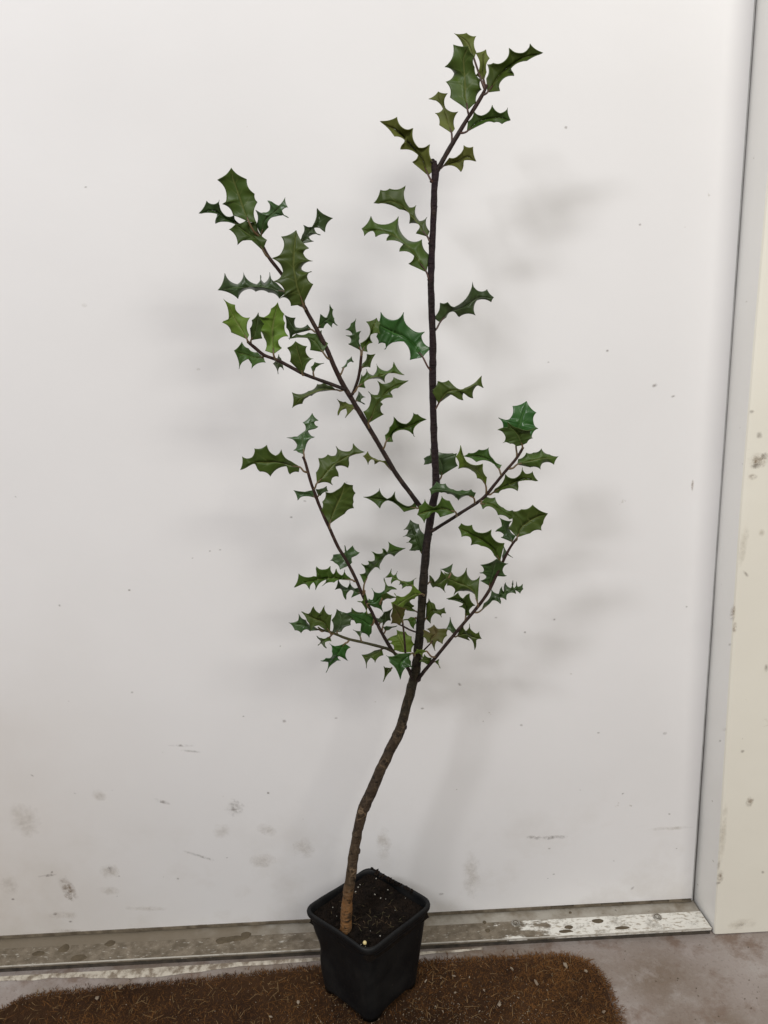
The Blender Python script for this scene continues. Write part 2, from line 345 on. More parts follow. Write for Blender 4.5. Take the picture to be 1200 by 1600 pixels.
sill = empty('door_sill', (-.1, .85, 0))
tag(sill, 'dirty aluminium sill plate under the white door, worn at its right end with the lamp reflection painted in', 'sill')
def strip(x0, x1a, x1b, ya, yb, z0, z1, nx=1, mi=0, mm=None):
    # plate from back ya to front yb with a mitred right end (x1a at the back, x1b at the front)
    mm.add([(x0, ya, z0), (x1a, ya, z0), (x1b, yb, z0), (x0, yb, z0), (x0, ya, z1), (x1a, ya, z1), (x1b, yb, z1), (x0, yb, z1)],
           [(0, 1, 2, 3), (7, 6, 5, 4), (3, 2, 6, 7), (1, 0, 4, 5), (0, 3, 7, 4), (2, 1, 5, 6)], mi)
m = MB(); strip(-.612, .4005, .4038, YD + .04, .8598, .0015, ZS - .0012, mm=m); m.build('back_strip', ALUB, sill)
m = MB(); strip(-.612, .4039, .4072, .8595, .8302, ZS - .0042, ZS, mm=m)
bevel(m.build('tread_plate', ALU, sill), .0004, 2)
m = MB(); strip(-.612, .405, .406, .858, .8318, .0008, ZS - .0044, mm=m); m.build('packer', m_simple('gap_shade_packer', (.075, .06, .045), .9, (.03, .025, .02), 60), sill)  # dark brown stands in for the shade in the gap under the plate
m = MB(); strip(-.612, .4073, .4074, .83015, .82935, ZS - .0009, ZS + .0007, mm=m); m.build('front_bead', m_simple('bright_bead', (.66, .63, .57), .45, (.3, .26, .2), 60, metal=.3, lo=.5, hi=.7), sill)
for sx, sy in ((1027, 1432.5), (806, 1442.5)):
    c = atz(sx, sy, ZS + .0003); m = MB(); N = 20
    rings = [(.0062, 0), (.0056, .0007), (.0042, .0009), (.0036, .0002), (.0015, .0002), (.0012, -.0006)]
    vs = [(c.x + r * math.cos(6.2832 * k / N), c.y + r * math.sin(6.2832 * k / N), c.z + h) for r, h in rings for k in range(N)]
    fs = [(a * N + k, a * N + (k + 1) % N, (a + 1) * N + (k + 1) % N, (a + 1) * N + k) for a in range(len(rings) - 1) for k in range(N)] + [tuple((len(rings) - 1) * N + k for k in range(N))]
    mi = [0] * N + [0] * N + [1] * N + [0] * N + [1] * N + [1]
    m.add(vs, fs); m.m = mi
    m.build('screw', [STEEL, MUD], sill, True)
def blob(c, rx, ry, h, seed, mm, mi=0, N=16):
    rr = [1 + .3 * noise.noise(Vector((math.cos(6.2832 * k / N) * 1.3, math.sin(6.2832 * k / N) * 1.3, seed))) for k in range(N)]
    vs = []
    for q, hh in ((1, 0), (.86, .6), (.5, .95)):
        vs += [(c[0] + rx * q * rr[k] * math.cos(6.2832 * k / N), c[1] + ry * q * rr[k] * math.sin(6.2832 * k / N), c[2] + h * hh) for k in range(N)]
    vs.append((c[0], c[1], c[2] + h))
    fs = [(a * N + k, a * N + (k + 1) % N, (a + 1) * N + (k + 1) % N, (a + 1) * N + k) for a in range(2) for k in range(N)] + [(2 * N + k, 2 * N + (k + 1) % N, 3 * N) for k in range(N)]
    mm.add(vs, fs, mi)
m = MB()
for k, (x, y, rx, ry) in enumerate([(346, 1470, 9, 5), (358, 1468, 12, 5), (372, 1466, 12, 5), (384, 1461, 8, 6), (172, 1474, 8, 4.5), (100, 1482, 9, 6), (122, 1497, 14, 5), (60, 1490, 10, 4), (934, 1439, 9, 4), (889, 1449, 7, 3), (884, 1455, 11, 2.6), (972, 1450, 12, 2.4), (757, 1441, 3, 3), (891, 1426, 2.5, 2), (762, 1454, 4, 3), (58, 1462, 4, 2)]):
    c = atz(x, y, ZS if y > 1436 else ZS - .0012); blob(c, rx * .00084, ry * .0011, .0006, k * 3.7, m)
tag(m.build('mud_patch', MUD, sill, True), kind='stuff')
# white sealant bead squeezed out along the front of the sill
m = MB(); pts = []
N = 150
for k in range(N + 1):
    x = -.60 + k * .70 / N
    wd = .0075 * (1 - .62 * max(0, min(1, (x + .36) / .44))) * (1 + .45 * noise.noise(Vector((x * 35, 1, 0))))
    if -.44 < x < -.24: wd += .0065 * math.sin((x + .44) / .2 * math.pi)
    if x > .06: wd *= max(.05, 1 - (x - .06) / .05)
    yb = .8305
    yo = .8272 - .003 * max(0, min(1, (-.1 - x) / .3))
    pts.append((x, yb, yo, yo - wd))
for (xa, ba, oa, fa), (xb, bb, ob, fb) in zip(pts, pts[1:]):
    ha = .0026 + .0008 * noise.noise(Vector((xa * 60, 5, 0))); hb = .0026 + .0008 * noise.noise(Vector((xb * 60, 5, 0)))
    m.add([(xa, oa, .0008), (xb, ob, .0008), (xb, ob - .001, hb), (xa, oa - .001, ha), (xa, fa + .0016, ha * .9), (xb, fb + .0016, hb * .9), (xb, fb, .0006), (xa, fa, .0006)],
          [(0, 1, 2, 3), (3, 2, 5, 4), (4, 5, 6, 7)])
m.build('sealant_bead', SEALANT, sill)

# ------------------------------------------------------------------ coir doormat
random.seed(11)
MATP = [(-.523, .45), (-.521, .745), (-.516, .766), (-.502, .780), (-.478, .7875), (-.329, .7925), (-.124, .8055), (.052, .8050), (.19, .8045), (.2107, .8025), (.2245, .796), (.2330, .786), (.2400, .772), (.2440, .755), (.2445, .72), (.2420, .69), (.2385, .62), (.235, .45)]
ZM = .0085
def inmat(x, y):
    c = False; j = len(MATP) - 1
    for i in range(len(MATP)):
        xi, yi = MATP[i]; xj, yj = MATP[j]
        if (yi > y) != (yj > y) and x < (xj - xi) * (y - yi) / (yj - yi) + xi: c = not c
        j = i
    return c
mat = empty('doormat', (-.15, .65, 0))
tag(mat, 'brown coir doormat with fuzzy rounded corners under the black pot', 'doormat')
m = MB(); NP = len(MATP)
m.add([(x, y, .0005) for x, y in MATP] + [(x, y, ZM - .004) for x, y in MATP], [tuple(range(NP - 1, -1, -1)), tuple(range(NP, 2 * NP))] + [(i, (i + 1) % NP, NP + (i + 1) % NP, NP + i) for i in range(NP)])
m.build('backing', FIBA, mat)
m = MB()
def fibre(x, y, z, L, wd, mi, lean=.9, az=None, flat=False):
    a = random.uniform(0, 6.283) if az is None else az + random.gauss(0, .7)
    dx, dy = math.cos(a), math.sin(a); px, py = -dy * wd, dx * wd
    e = random.uniform(.1, .5) if flat else random.uniform(.15, .95)
    b = a + random.gauss(0, .6)
    p0 = Vector((x, y, z)); p1 = p0 + Vector((dx * math.cos(e), dy * math.cos(e), math.sin(e) * .8)) * L * .55
    p2 = p1 + Vector((math.cos(b) * math.cos(e * .5), math.sin(b) * math.cos(e * .5), math.sin(e * .3) * .3 - (.15 if flat else 0))) * L * .5
    o = Vector((px, py, 0))
    m.add([p0 - o, p0 + o, p1 + o * .8, p1 - o * .8, p2], [(0, 1, 2, 3), (3, 2, 4)], mi)
cnt = 0
while cnt < 76000:
    x = random.uniform(-.56, .25); y = random.uniform(.45, .806)
    if y < .66 and random.random() < .6: continue
    if not inmat(x + .012 * noise.noise(Vector((x * 40, y * 40, 5))), y + .007 * noise.noise(Vector((x * 40, y * 40, 9)))): continue
    cnt += 1
    nz = noise.noise(Vector((x * 9, y * 9, 0))) + .5 * noise.noise(Vector((x * 30, y * 30, 2)))
    rt = max(0, min(1, (x + .05) / .27))
    p = random.random()
    mi = 1 if p < .20 + .42 * rt + .25 * nz else 0
    if random.random() < .022: mi = 2
    worn = noise.noise(Vector((x * 6 + 3, y * 9, 7)))        # trodden flat in patches
    fibre(x, y, ZM - .0045 + random.uniform(0, .0015) - .0012 * max(0, worn), random.uniform(.003, .007) if worn > .05 else random.uniform(.004, .0095), random.uniform(.00022, .00042), mi)
# fringe along the edges and loose strands on top
for (xa, ya), (xb, yb) in zip(MATP[:-2], MATP[1:-1]):
    L = math.hypot(xb - xa, yb - ya); nrm = math.atan2(xb - xa, -(yb - ya)) 
    for k in range(int(L * 5200)):
        t = random.random(); x = xa + (xb - xa) * t; y = ya + (yb - ya) * t
        g_ = abs(random.gauss(0, .0045)); x += math.cos(nrm) * g_; y += math.sin(nrm) * g_
        out = math.atan2((xb - xa), -(yb - ya))
        fibre(x, y, random.uniform(.0008, max(.001, (ZM - .003) * (1 - g_ / .010))), random.uniform(.002, .0075), random.uniform(.0002, .00036), 1 if random.random() < .35 + .5 * max(0, min(1, (x + .05) / .25)) else 0, az=out, flat=True)
for k in range(700):
    x = random.uniform(-.54, .24); y = random.uniform(.62, .80)
    if inmat(x, y): fibre(x, y, ZM + .0015, random.uniform(.008, .02), .00028, 2 if random.random() < .6 else 1, flat=True)
tag(m.build('pile', [FIBA, FIBB, FIBC], mat), kind='stuff')
# crumbs and dry scraps trodden into the mat and floor
m = MB()
def crumb(c, r, mi=0, el=1.5):
    ax = [Vector((random.gauss(0, 1), random.gauss(0, 1), random.gauss(0, 1))).normalized() for _ in range(1)][0]
    vs = []
    for d in ((1, 0, 0), (-1, 0, 0), (0, 1, 0), (0, -1, 0), (0, 0, 1), (0, 0, -1), (.6, .6, .5), (-.6, .6, .5), (.6, -.6, .5), (-.6, -.6, .5)):
        v = Vector(d) * random.uniform(.6, 1.15); v += ax * v.dot(ax) * (el - 1); vs.append(v * r + Vector(c))
    bm = bmesh.new()
    for v in vs: bm.verts.new(v)
    bmesh.ops.convex_hull(bm, input=bm.verts); bm.verts.ensure_lookup_table(); bm.verts.index_update()
    m.add([v.co[:] for v in bm.verts], [tuple(v.index for v in f.verts) for f in bm.faces], mi); bm.free()
for k in range(520):
    x = random.uniform(-.54, .235); y = random.uniform(.62, .80)
    if not inmat(x, y): continue
    if random.random() < .35: x = random.gauss(-.0, .12); y = random.uniform(.66, .75)
    if not inmat(x, y): continue
    crumb((x, y, ZM + .0018), random.choice((.0003, .0004, .0005, .0006, .0009)), 0 if random.random() < .6 else 1, random.uniform(1, 2.2))
for k in range(900):
    x = random.gauss(.02, .09); y = random.gauss(.715, .028)
    if inmat(x, y) and .62 < y < .79: crumb((x, y, ZM + .001), random.choice((.0003, .0004, .0006)), 0 if random.random() < .45 else 1, random.uniform(1, 2.4))
for px, py, r in ((756, 1547, .0016), (711, 1551, .0015), (709, 1525, .0017), (838, 1536, .0028), (780, 1570, .0026), (884, 1509, .0027), (188, 1542, .0032), (152, 1560, .003), (347, 1524, .0018), (423, 1589, .0017), (466, 1566, .002), (943, 1581, .002), (916, 1518, .0022), (665, 1533, .0014), (800, 1514, .0018)):
    c = atz(px, py, ZM + .002); crumb(c, r, 0, random.uniform(1.2, 2.4))
for k in range(160):
    x = random.uniform(-.6, .5); y = random.uniform(.66, .826)
    if inmat(x, y): continue
    crumb((x, y, .0004), random.choice((.0004, .0006, .0008)), 1 if random.random() < .8 else 0)
tag(m.build('crumbs', [DEB, MUD]), 'pale crumbs and dry scraps scattered over the coir mat and concrete floor', 'debris', kind='stuff')

# ------------------------------------------------------------------ pot
PC = Vector((-.0452, .7745, 0)); ZR = .130; ZB = ZM + .0005
def sq(hx, hy, round_, z, cx=0, cy=0, n=7, rot=0.):
    # rounded diamond outline, corners towards +-x and +-y
    cor = [Vector((0, -hy)), Vector((hx, 0)), Vector((0, hy)), Vector((-hx, 0))]
    out = []
    for i in range(4):
        p, a, b = cor[i], cor[i - 1], cor[(i + 1) % 4]
        d1 = (a - p).normalized() * round_; d2 = (b - p).normalized() * round_
        for k in range(n):
            t = k / (n - 1); q = (p + d1) * (1 - t) ** 2 + p * 2 * t * (1 - t) + (p + d2) * t * t
            out.append(q)
        e0, e1 = p + d2, b + (p - b).normalized() * round_
        for k in range(1, 6):
            out.append(e0.lerp(e1, k / 6))
    return [Vector((PC.x + cx + q.x, PC.y + cy + q.y, z)) for q in out]
def loft(rings, mm, mi=0, cap0=False, cap1=False):
    N = len(rings[0]); vs = [v for r in rings for v in r]
    fs = [(a * N + k, a * N + (k + 1) % N, (a + 1) * N + (k + 1) % N, (a + 1) * N + k) for a in range(len(rings) - 1) for k in range(N)]
    if cap0: fs.append(tuple(range(N - 1, -1, -1)))
    if cap1: fs.append(tuple((len(rings) - 1) * N + k for k in range(N)))
    mm.add(vs, fs, mi)
pot = empty('plant_pot', (PC.x, PC.y, ZB))
tag(pot, 'square black plastic plant pot standing corner-on on the coir doormat', 'plant pot')
m = MB()
rings = []
def lerp(a, b, t): return a + (b - a) * t
NZ = 16
for i in range(NZ + 1):
    t = i / NZ; z = lerp(ZR - .005, ZB, t)
    hx, hy = lerp(.0768, .0635, t), lerp(.0655, .0590, t)
    r = sq(hx, hy, lerp(.014, .016, t), z, lerp(0, -.0045, t), 0)
    out = []
    for v in r:
        # a soft dent in the left wall and slightly bowed sides
        d = Vector((v.x - PC.x, v.y - PC.y)); ang = math.atan2(d.y, d.x)
        bow = -.0016 * math.sin(math.pi * min(1, t * 1.1)) * (abs(math.sin(2 * ang)) ** 2)
        dent = -.0042 * math.exp(-((t - .42) / .16) ** 2) * math.exp(-((abs(ang) - math.pi) / .42) ** 2)
        s = 1 + (bow + dent) / d.length
        zz = z
        if t > .93:                                  # drainage arches leave a foot under each corner
            zz = z + .0065 * (abs(math.sin(2 * ang)) ** .8 > .62) * (t - .93) / .07
        out.append(Vector((PC.x + d.x * s, PC.y + d.y * s, zz)))
    rings.append(out)
inner = [[Vector((PC.x + (v.x - PC.x) * .975, PC.y + (v.y - PC.y) * .975, v.z + .001)) for v in r] for r in reversed(rings[:NZ - 1])]
loft(rings + [[Vector((PC.x + (v.x - PC.x) * .9, PC.y + (v.y - PC.y) * .9, ZB + .008)) for v in rings[-1]]], m, cap1=False)
loft(inner, m, cap0=True)
m.build('wall', POT, pot, True)
m = MB()
prof = [(-.0010, -.0092), (.0018, -.0090), (.0027, -.0072), (.0030, -.0034), (.0025, -.0008), (.0014, .0003), (.0003, .0001), (-.0008, -.0014), (-.0014, -.0045), (-.0016, -.0090), (-.0010, -.0092)]
def wob(v):                                          # the rim is not perfectly true
    a = math.atan2(v.y - PC.y, v.x - PC.x); return v + Vector((0, 0, .0012 * math.sin(2 * a + .6) + .0006 * math.sin(5 * a)))
loft([[wob(v) for v in sq(.0772 + 1.4 * o, .0660 + 1.4 * o, .0145, ZR + h)] for o, h in prof], m)
rim = m.build('rim', POT, pot, True)
# potting soil
random.seed(5)
ZSO = ZR - .0085
m = MB(); ring = [(PC.x, PC.y)]
G = 46; grid = {}
def soilz(x, y): return ZSO + .0024 * noise.noise(Vector((x * 28, y * 28, 1))) + .0012 * noise.noise(Vector((x * 90, y * 90, 2))) + .003 * max(0, (y - PC.y) / .06) - .002 * max(0, (x - PC.x) / .06)
vs = []; fs = []
for j in range(G + 1):
    for i in range(G + 1):
        a = -1 + 2 * i / G; b = -1 + 2 * j / G
        x = PC.x + .0745 * (a - b) * .5; y = PC.y + .0650 * (a + b) * .5
        vs.append((x, y, soilz(x, y) - (.012 if max(abs(a), abs(b)) > .985 else 0)))
fs = [(j * (G + 1) + i, j * (G + 1) + i + 1, (j + 1) * (G + 1) + i + 1, (j + 1) * (G + 1) + i) for j in range(G) for i in range(G)]
m.add(vs, fs, 0)
def insoil(k=.93):
    while True:
        a, b = random.uniform(-k, k), random.uniform(-k, k)
        x = PC.x + .0745 * (a - b) * .5; y = PC.y + .0650 * (a + b) * .5
        return x, y
for k in range(1500):
    x, y = insoil(); crumb((x, y, soilz(x, y) + .0003), random.choice((.0006, .0008, .0011, .0016)), 1, random.uniform(1, 2))
for k in range(60):                                  # crumbs heaped along the back right edge, some over the rim
    t = random.random(); x = PC.x + .002 + .067 * t * .8; y = PC.y + .064 - .058 * t * .8
    crumb((x + random.gauss(0, .001), y + random.gauss(0, .001), ZR - .001 + random.uniform(-.003, .0022)), random.uniform(.0012, .0026), 1)
for k in range(9):
    x, y = insoil(); crumb((x, y, soilz(x, y) + .0009), random.choice((.0006, .0008, .001)), 2, 1.1)
for px, py in ((595, 1405), (520, 1419), (556, 1397), (563, 1386), (588, 1376), (586, 1401), (594, 1461), (560, 1390), (606, 1393)):
    x, y = atz(px, py, ZSO)[:2]; crumb((x, y, soilz(x, y) + .001), .0011, 2, 1.2)
FIBm = m
for k in range(55):
    x, y = insoil(.88)
    if random.random() < .5: x = random.gauss(PC.x + .01, .02); y = random.gauss(PC.y - .018, .014)
    if abs(x - PC.x) / .066 + abs(y - PC.y) / .058 > .92: continue
    fibre(x, y, soilz(x, y) + .0012, random.uniform(.004, .011), .0003, 3, flat=True)
tag(m.build('potting_soil', [SOIL, CRUMB, PERL, ROOT]), 'dark peaty potting soil with white grains filling the black pot', 'soil', kind='stuff')
me = bpy.data.meshes.new('fertiliser_pellet'); bm = bmesh.new(); bmesh.ops.create_icosphere(bm, subdivisions=3, radius=.0023)
for v in bm.verts: v.co *= 1 + .08 * noise.noise(v.co * 500)
bm.to_mesh(me); bm.free()
pel = link('fertiliser_pellet', me, PEL, None, True); pel.location = at(570, 1473, .7165)
pel.location = atz(570, 1473, ZR - .0005)
tag(pel, 'small yellowish round pellet at the front corner of the black pot rim', 'pellet')

# ------------------------------------------------------------------ holly tree
def spline(P, Rd, k=6):
    out = []; n = len(P)
    for i in range(n - 1):
        p0 = P[max(0, i - 1)]; p1 = P[i]; p2 = P[i + 1]; p3 = P[min(n - 1, i + 2)]
        for j in range(k):
            t = j / k
            q = .5 * ((2 * p1) + (p2 - p0) * t + (2 * p0 - 5 * p1 + 4 * p2 - p3) * t * t + (3 * p1 - p0 - 3 * p2 + p3) * t ** 3)
            out.append((q, Rd[i] + (Rd[i + 1] - Rd[i]) * t))
    out.append((P[-1], Rd[-1])); return out
def tube(mm, pts, sides=10, mi=0, cap=True, rough=0., u0=0., u1=1.):
    N = sides; vs = []; uvs = []; prev = None; n = len(pts)
    L = [0]
    for i in range(1, n): L.append(L[-1] + (pts[i][0] - pts[i - 1][0]).length)
    for i, (p, r) in enumerate(pts):
        d = (pts[min(n - 1, i + 1)][0] - pts[max(0, i - 1)][0]).normalized()
        if prev is None:
            a = Vector((0, 1, 0)) if abs(d.y) < .9 else Vector((1, 0, 0)); e1 = d.cross(a).normalized()
        else: e1 = (prev - d * prev.dot(d)).normalized()
        prev = e1; e2 = d.cross(e1)
        for k in range(N):
            a = 6.2832 * k / N; o = e1 * math.cos(a) + e2 * math.sin(a)
            rr = r * (1 + rough * noise.noise((p + o * r) * 90) + rough * .6 * noise.noise((p + o * r) * 300)) if rough else r
            vs.append(p + o * rr); uvs.append((u0 + (u1 - u0) * L[i] / L[-1], k / N))
    fs = [(i * N + k, i * N + (k + 1) % N, (i + 1) * N + (k + 1) % N, (i + 1) * N + k) for i in range(n - 1) for k in range(N)]
    if cap: fs += [tuple(range(N - 1, -1, -1)), tuple((n - 1) * N + k for k in range(N))]
    mm.add(vs, fs, mi, uvs)
KP = .00074                                          # metres per photo pixel near the tree
TR = [(540, 1451, 19), (541, 1430, 18), (543, 1405, 17), (548, 1370, 16.5), (555, 1320, 15.5), (562, 1285, 15), (566, 1268, 17), (571, 1258, 19), (577, 1244, 17.5), (594, 1205, 16.5), (608, 1175, 16), (620, 1151, 16.5), (627, 1134, 16), (632, 1115, 14.5), (643, 1075, 14.5), (649, 1050, 14), (654, 1010, 13), (658, 960, 12.5), (661, 920, 12.3), (664, 880, 12), (668, 840, 12), (674, 800, 11), (681, 760, 10.5), (680, 720, 10), (678, 680, 10), (676, 600, 9.8), (676.5, 560, 9.5), (676, 520, 9), (674, 470, 9), (673, 440, 8.5), (674.5, 400, 8.5), (677, 350, 8.3), (678.5, 300, 8), (680, 270, 9.5), (679, 258, 8), (679, 251, 5)]
def tdepth(y): 
    t = max(0, min(1, (1451 - y) / 1200)); return .7485 + .030 * min(1, t * 3) - .012 * t
BR = {
 'leader': ([(682, 268, 6.5), (690, 254, 6.3), (700, 236, 6), (712, 216, 5.5), (727, 191, 5), (740, 171, 4.8), (751, 153, 5), (757, 142, 4), (761, 132, 3.2)], 0, -.012),
 'b1': ([(668, 803, 6.5), (654, 788, 6.8), (640, 769, 6.6), (620, 742, 6.6), (597, 703, 6.4), (575, 666, 6.5), (553, 629, 6.6), (536, 601, 6.8), (524, 577, 6.2), (510, 544, 6), (495, 515, 5.6), (480, 488, 5.2), (474, 477, 5), (440, 428, 4.4), (420, 402, 4.2), (408, 379, 3.8), (400, 361, 3.2)], 0, -.028),
 'b1a': ([(540, 609, 4.6), (517, 600, 4.8), (497, 593, 4.5), (474, 584, 4.5), (455, 574, 4.5), (434, 563, 4.3), (413, 555, 4.3), (399, 544, 4.2), (387, 534, 3.6)], -.014, -.045),
 'b1b': ([(548, 618, 4), (552, 613, 4), (559, 594, 4), (562.5, 576, 3.8), (564.5, 556, 3.6)], -.013, -.024),
 'b2': ([(641, 1050, 5.5), (630, 1034, 5.2), (616, 1020, 5), (607, 1007, 5.2), (594, 984, 5), (581, 956.5, 4.8), (568, 933, 4.8), (557, 907, 4.8), (542.5, 878, 4.6), (528, 854, 4.6), (516, 828, 4.6), (501, 795, 4.4), (492, 771, 4.2), (485.5, 753, 4.2), (477, 722, 4), (473, 714, 3)], -.004, -.030),
 'b2a': ([(622, 1024, 4), (608, 1015, 4.4), (596, 1011, 4.2), (568, 1004, 4), (543, 998, 3.8), (526, 991.5, 3.6), (516, 987.5, 3.6), (503, 984, 2.6), (497, 980, 2.2)], -.006, -.045),
 'b3': ([(668, 834, 5), (676, 829, 5), (694, 818, 4.8), (723, 799.5, 4.6), (754, 779, 4.6), (773, 757, 4.4), (790, 736, 4.2), (807, 716, 4), (817.5, 699, 3.6)], 0, -.025),
 'b4': ([(646, 1066, 6), (653, 1061, 6), (665, 1046, 5.6), (680, 1028, 5.2), (706, 996, 5), (724, 974.5, 5), (748, 946, 4.8), (764, 923, 4.4), (778, 894, 4), (788, 873, 3.8), (798, 854, 3.6), (807, 842, 3.4)], 0, -.035),
 'b5': ([(645, 1062, 3.2), (639, 1050, 3), (634.5, 1030, 3.2), (632, 1000, 3), (629.5, 975, 2.6), (628, 968, 2.2)], -.006, -.022),
 'b6': ([(651, 988, 2.6), (640, 984, 2.6), (630, 978.5, 2.6), (622, 975, 2.2)], -.004, -.016),
 'b7': ([(655, 1022, 2.4), (663, 1015, 2.4), (672, 1006, 2.2), (676, 1001, 1.8)], -.004, -.020)}
tb = at(540, 1447, tdepth(1447))
tree = empty('holly_tree', tb)
tag(tree, 'young holly sapling with a bent bare stem and spiny leaves growing in the black pot', 'tree')
m = MB(); P = [at(x, y, tdepth(y)) for x, y, wd in TR]; P[0].z -= .006
tube(m, spline(P, [wd * KP * .5 for *_, wd in TR], 7), 18, 0, True, .16)
# flared base, pruning scars and little bud knots
for x, y, r, s in ((681, 323, 2.2, 1), (670, 437, 2.0, -1), (571, 1256, 8.5, -1), (560, 1291, 6.4, -1), (680, 515, 2.0, 1), (671, 380, 1.8, -1), (673, 835, 2.6, 1), (652, 1060, 6, 1), (558, 1330, 5.5, 0), (676, 252, 3.2, 0), (674, 283, 2, -1), (682, 668, 1.6, 1), (631, 1136, 5, 1)):
    c = at(x, y, tdepth(y) - .001); N = 10
    rings = [[c + Vector((math.cos(6.2832 * k / N) * rr, hh * .0, math.sin(6.2832 * k / N) * rr)) * 1 + Vector((0, -hh, 0)) for k in range(N)] for rr, hh in ((r * KP, -.002), (r * KP * .95, .0004 + r * KP * .3), (r * KP * .5, r * KP * .75))]
    loft(rings, m, 0, False, True); 
    for q in range(3 * N): m.uv[-1 - q] = (.25 if y > 1200 else .6, 0)
trunk = m.build('trunk', BARK, tree, True)
BOBJ = {'trunk': trunk}; BPATH = {'trunk': [(at(x, y, tdepth(y)), x, y) for x, y, _ in TR]}
for k, (pts, d0, d1) in BR.items():
    m = MB(); n = len(pts); Yb = tdepth(pts[0][1]); 
    if k == 'b1a': Yb = tdepth(803)
    if k == 'b1b': Yb = tdepth(803)
    P = [at(x, y, Yb + d0 + (d1 - d0) * i / (n - 1)) for i, (x, y, _) in enumerate(pts)]
    tube(m, spline(P, [wd * KP * .5 for *_, wd in pts], 6), 10, 0, True, .12)
    BOBJ[k] = m.build('branch', GTWIG if k == 'b2a' else TWIG, tree, True)
    BPATH[k] = [(p, x, y) for p, (x, y, _) in zip(P, pts)]
def bdepth(k, x, y):
    best = None
    pts = BPATH[k]
    for (pa, xa, ya), (pb, xb, yb) in zip(pts, pts[1:]):
        dx, dy = xb - xa, yb - ya; t = max(0, min(1, ((x - xa) * dx + (y - ya) * dy) / (dx * dx + dy * dy)))
        d = math.hypot(x - xa - dx * t, y - ya - dy * t)
        if best is None or d < best[0]: best = (d, pa.y + (pb.y - pa.y) * t)
    return best[1]
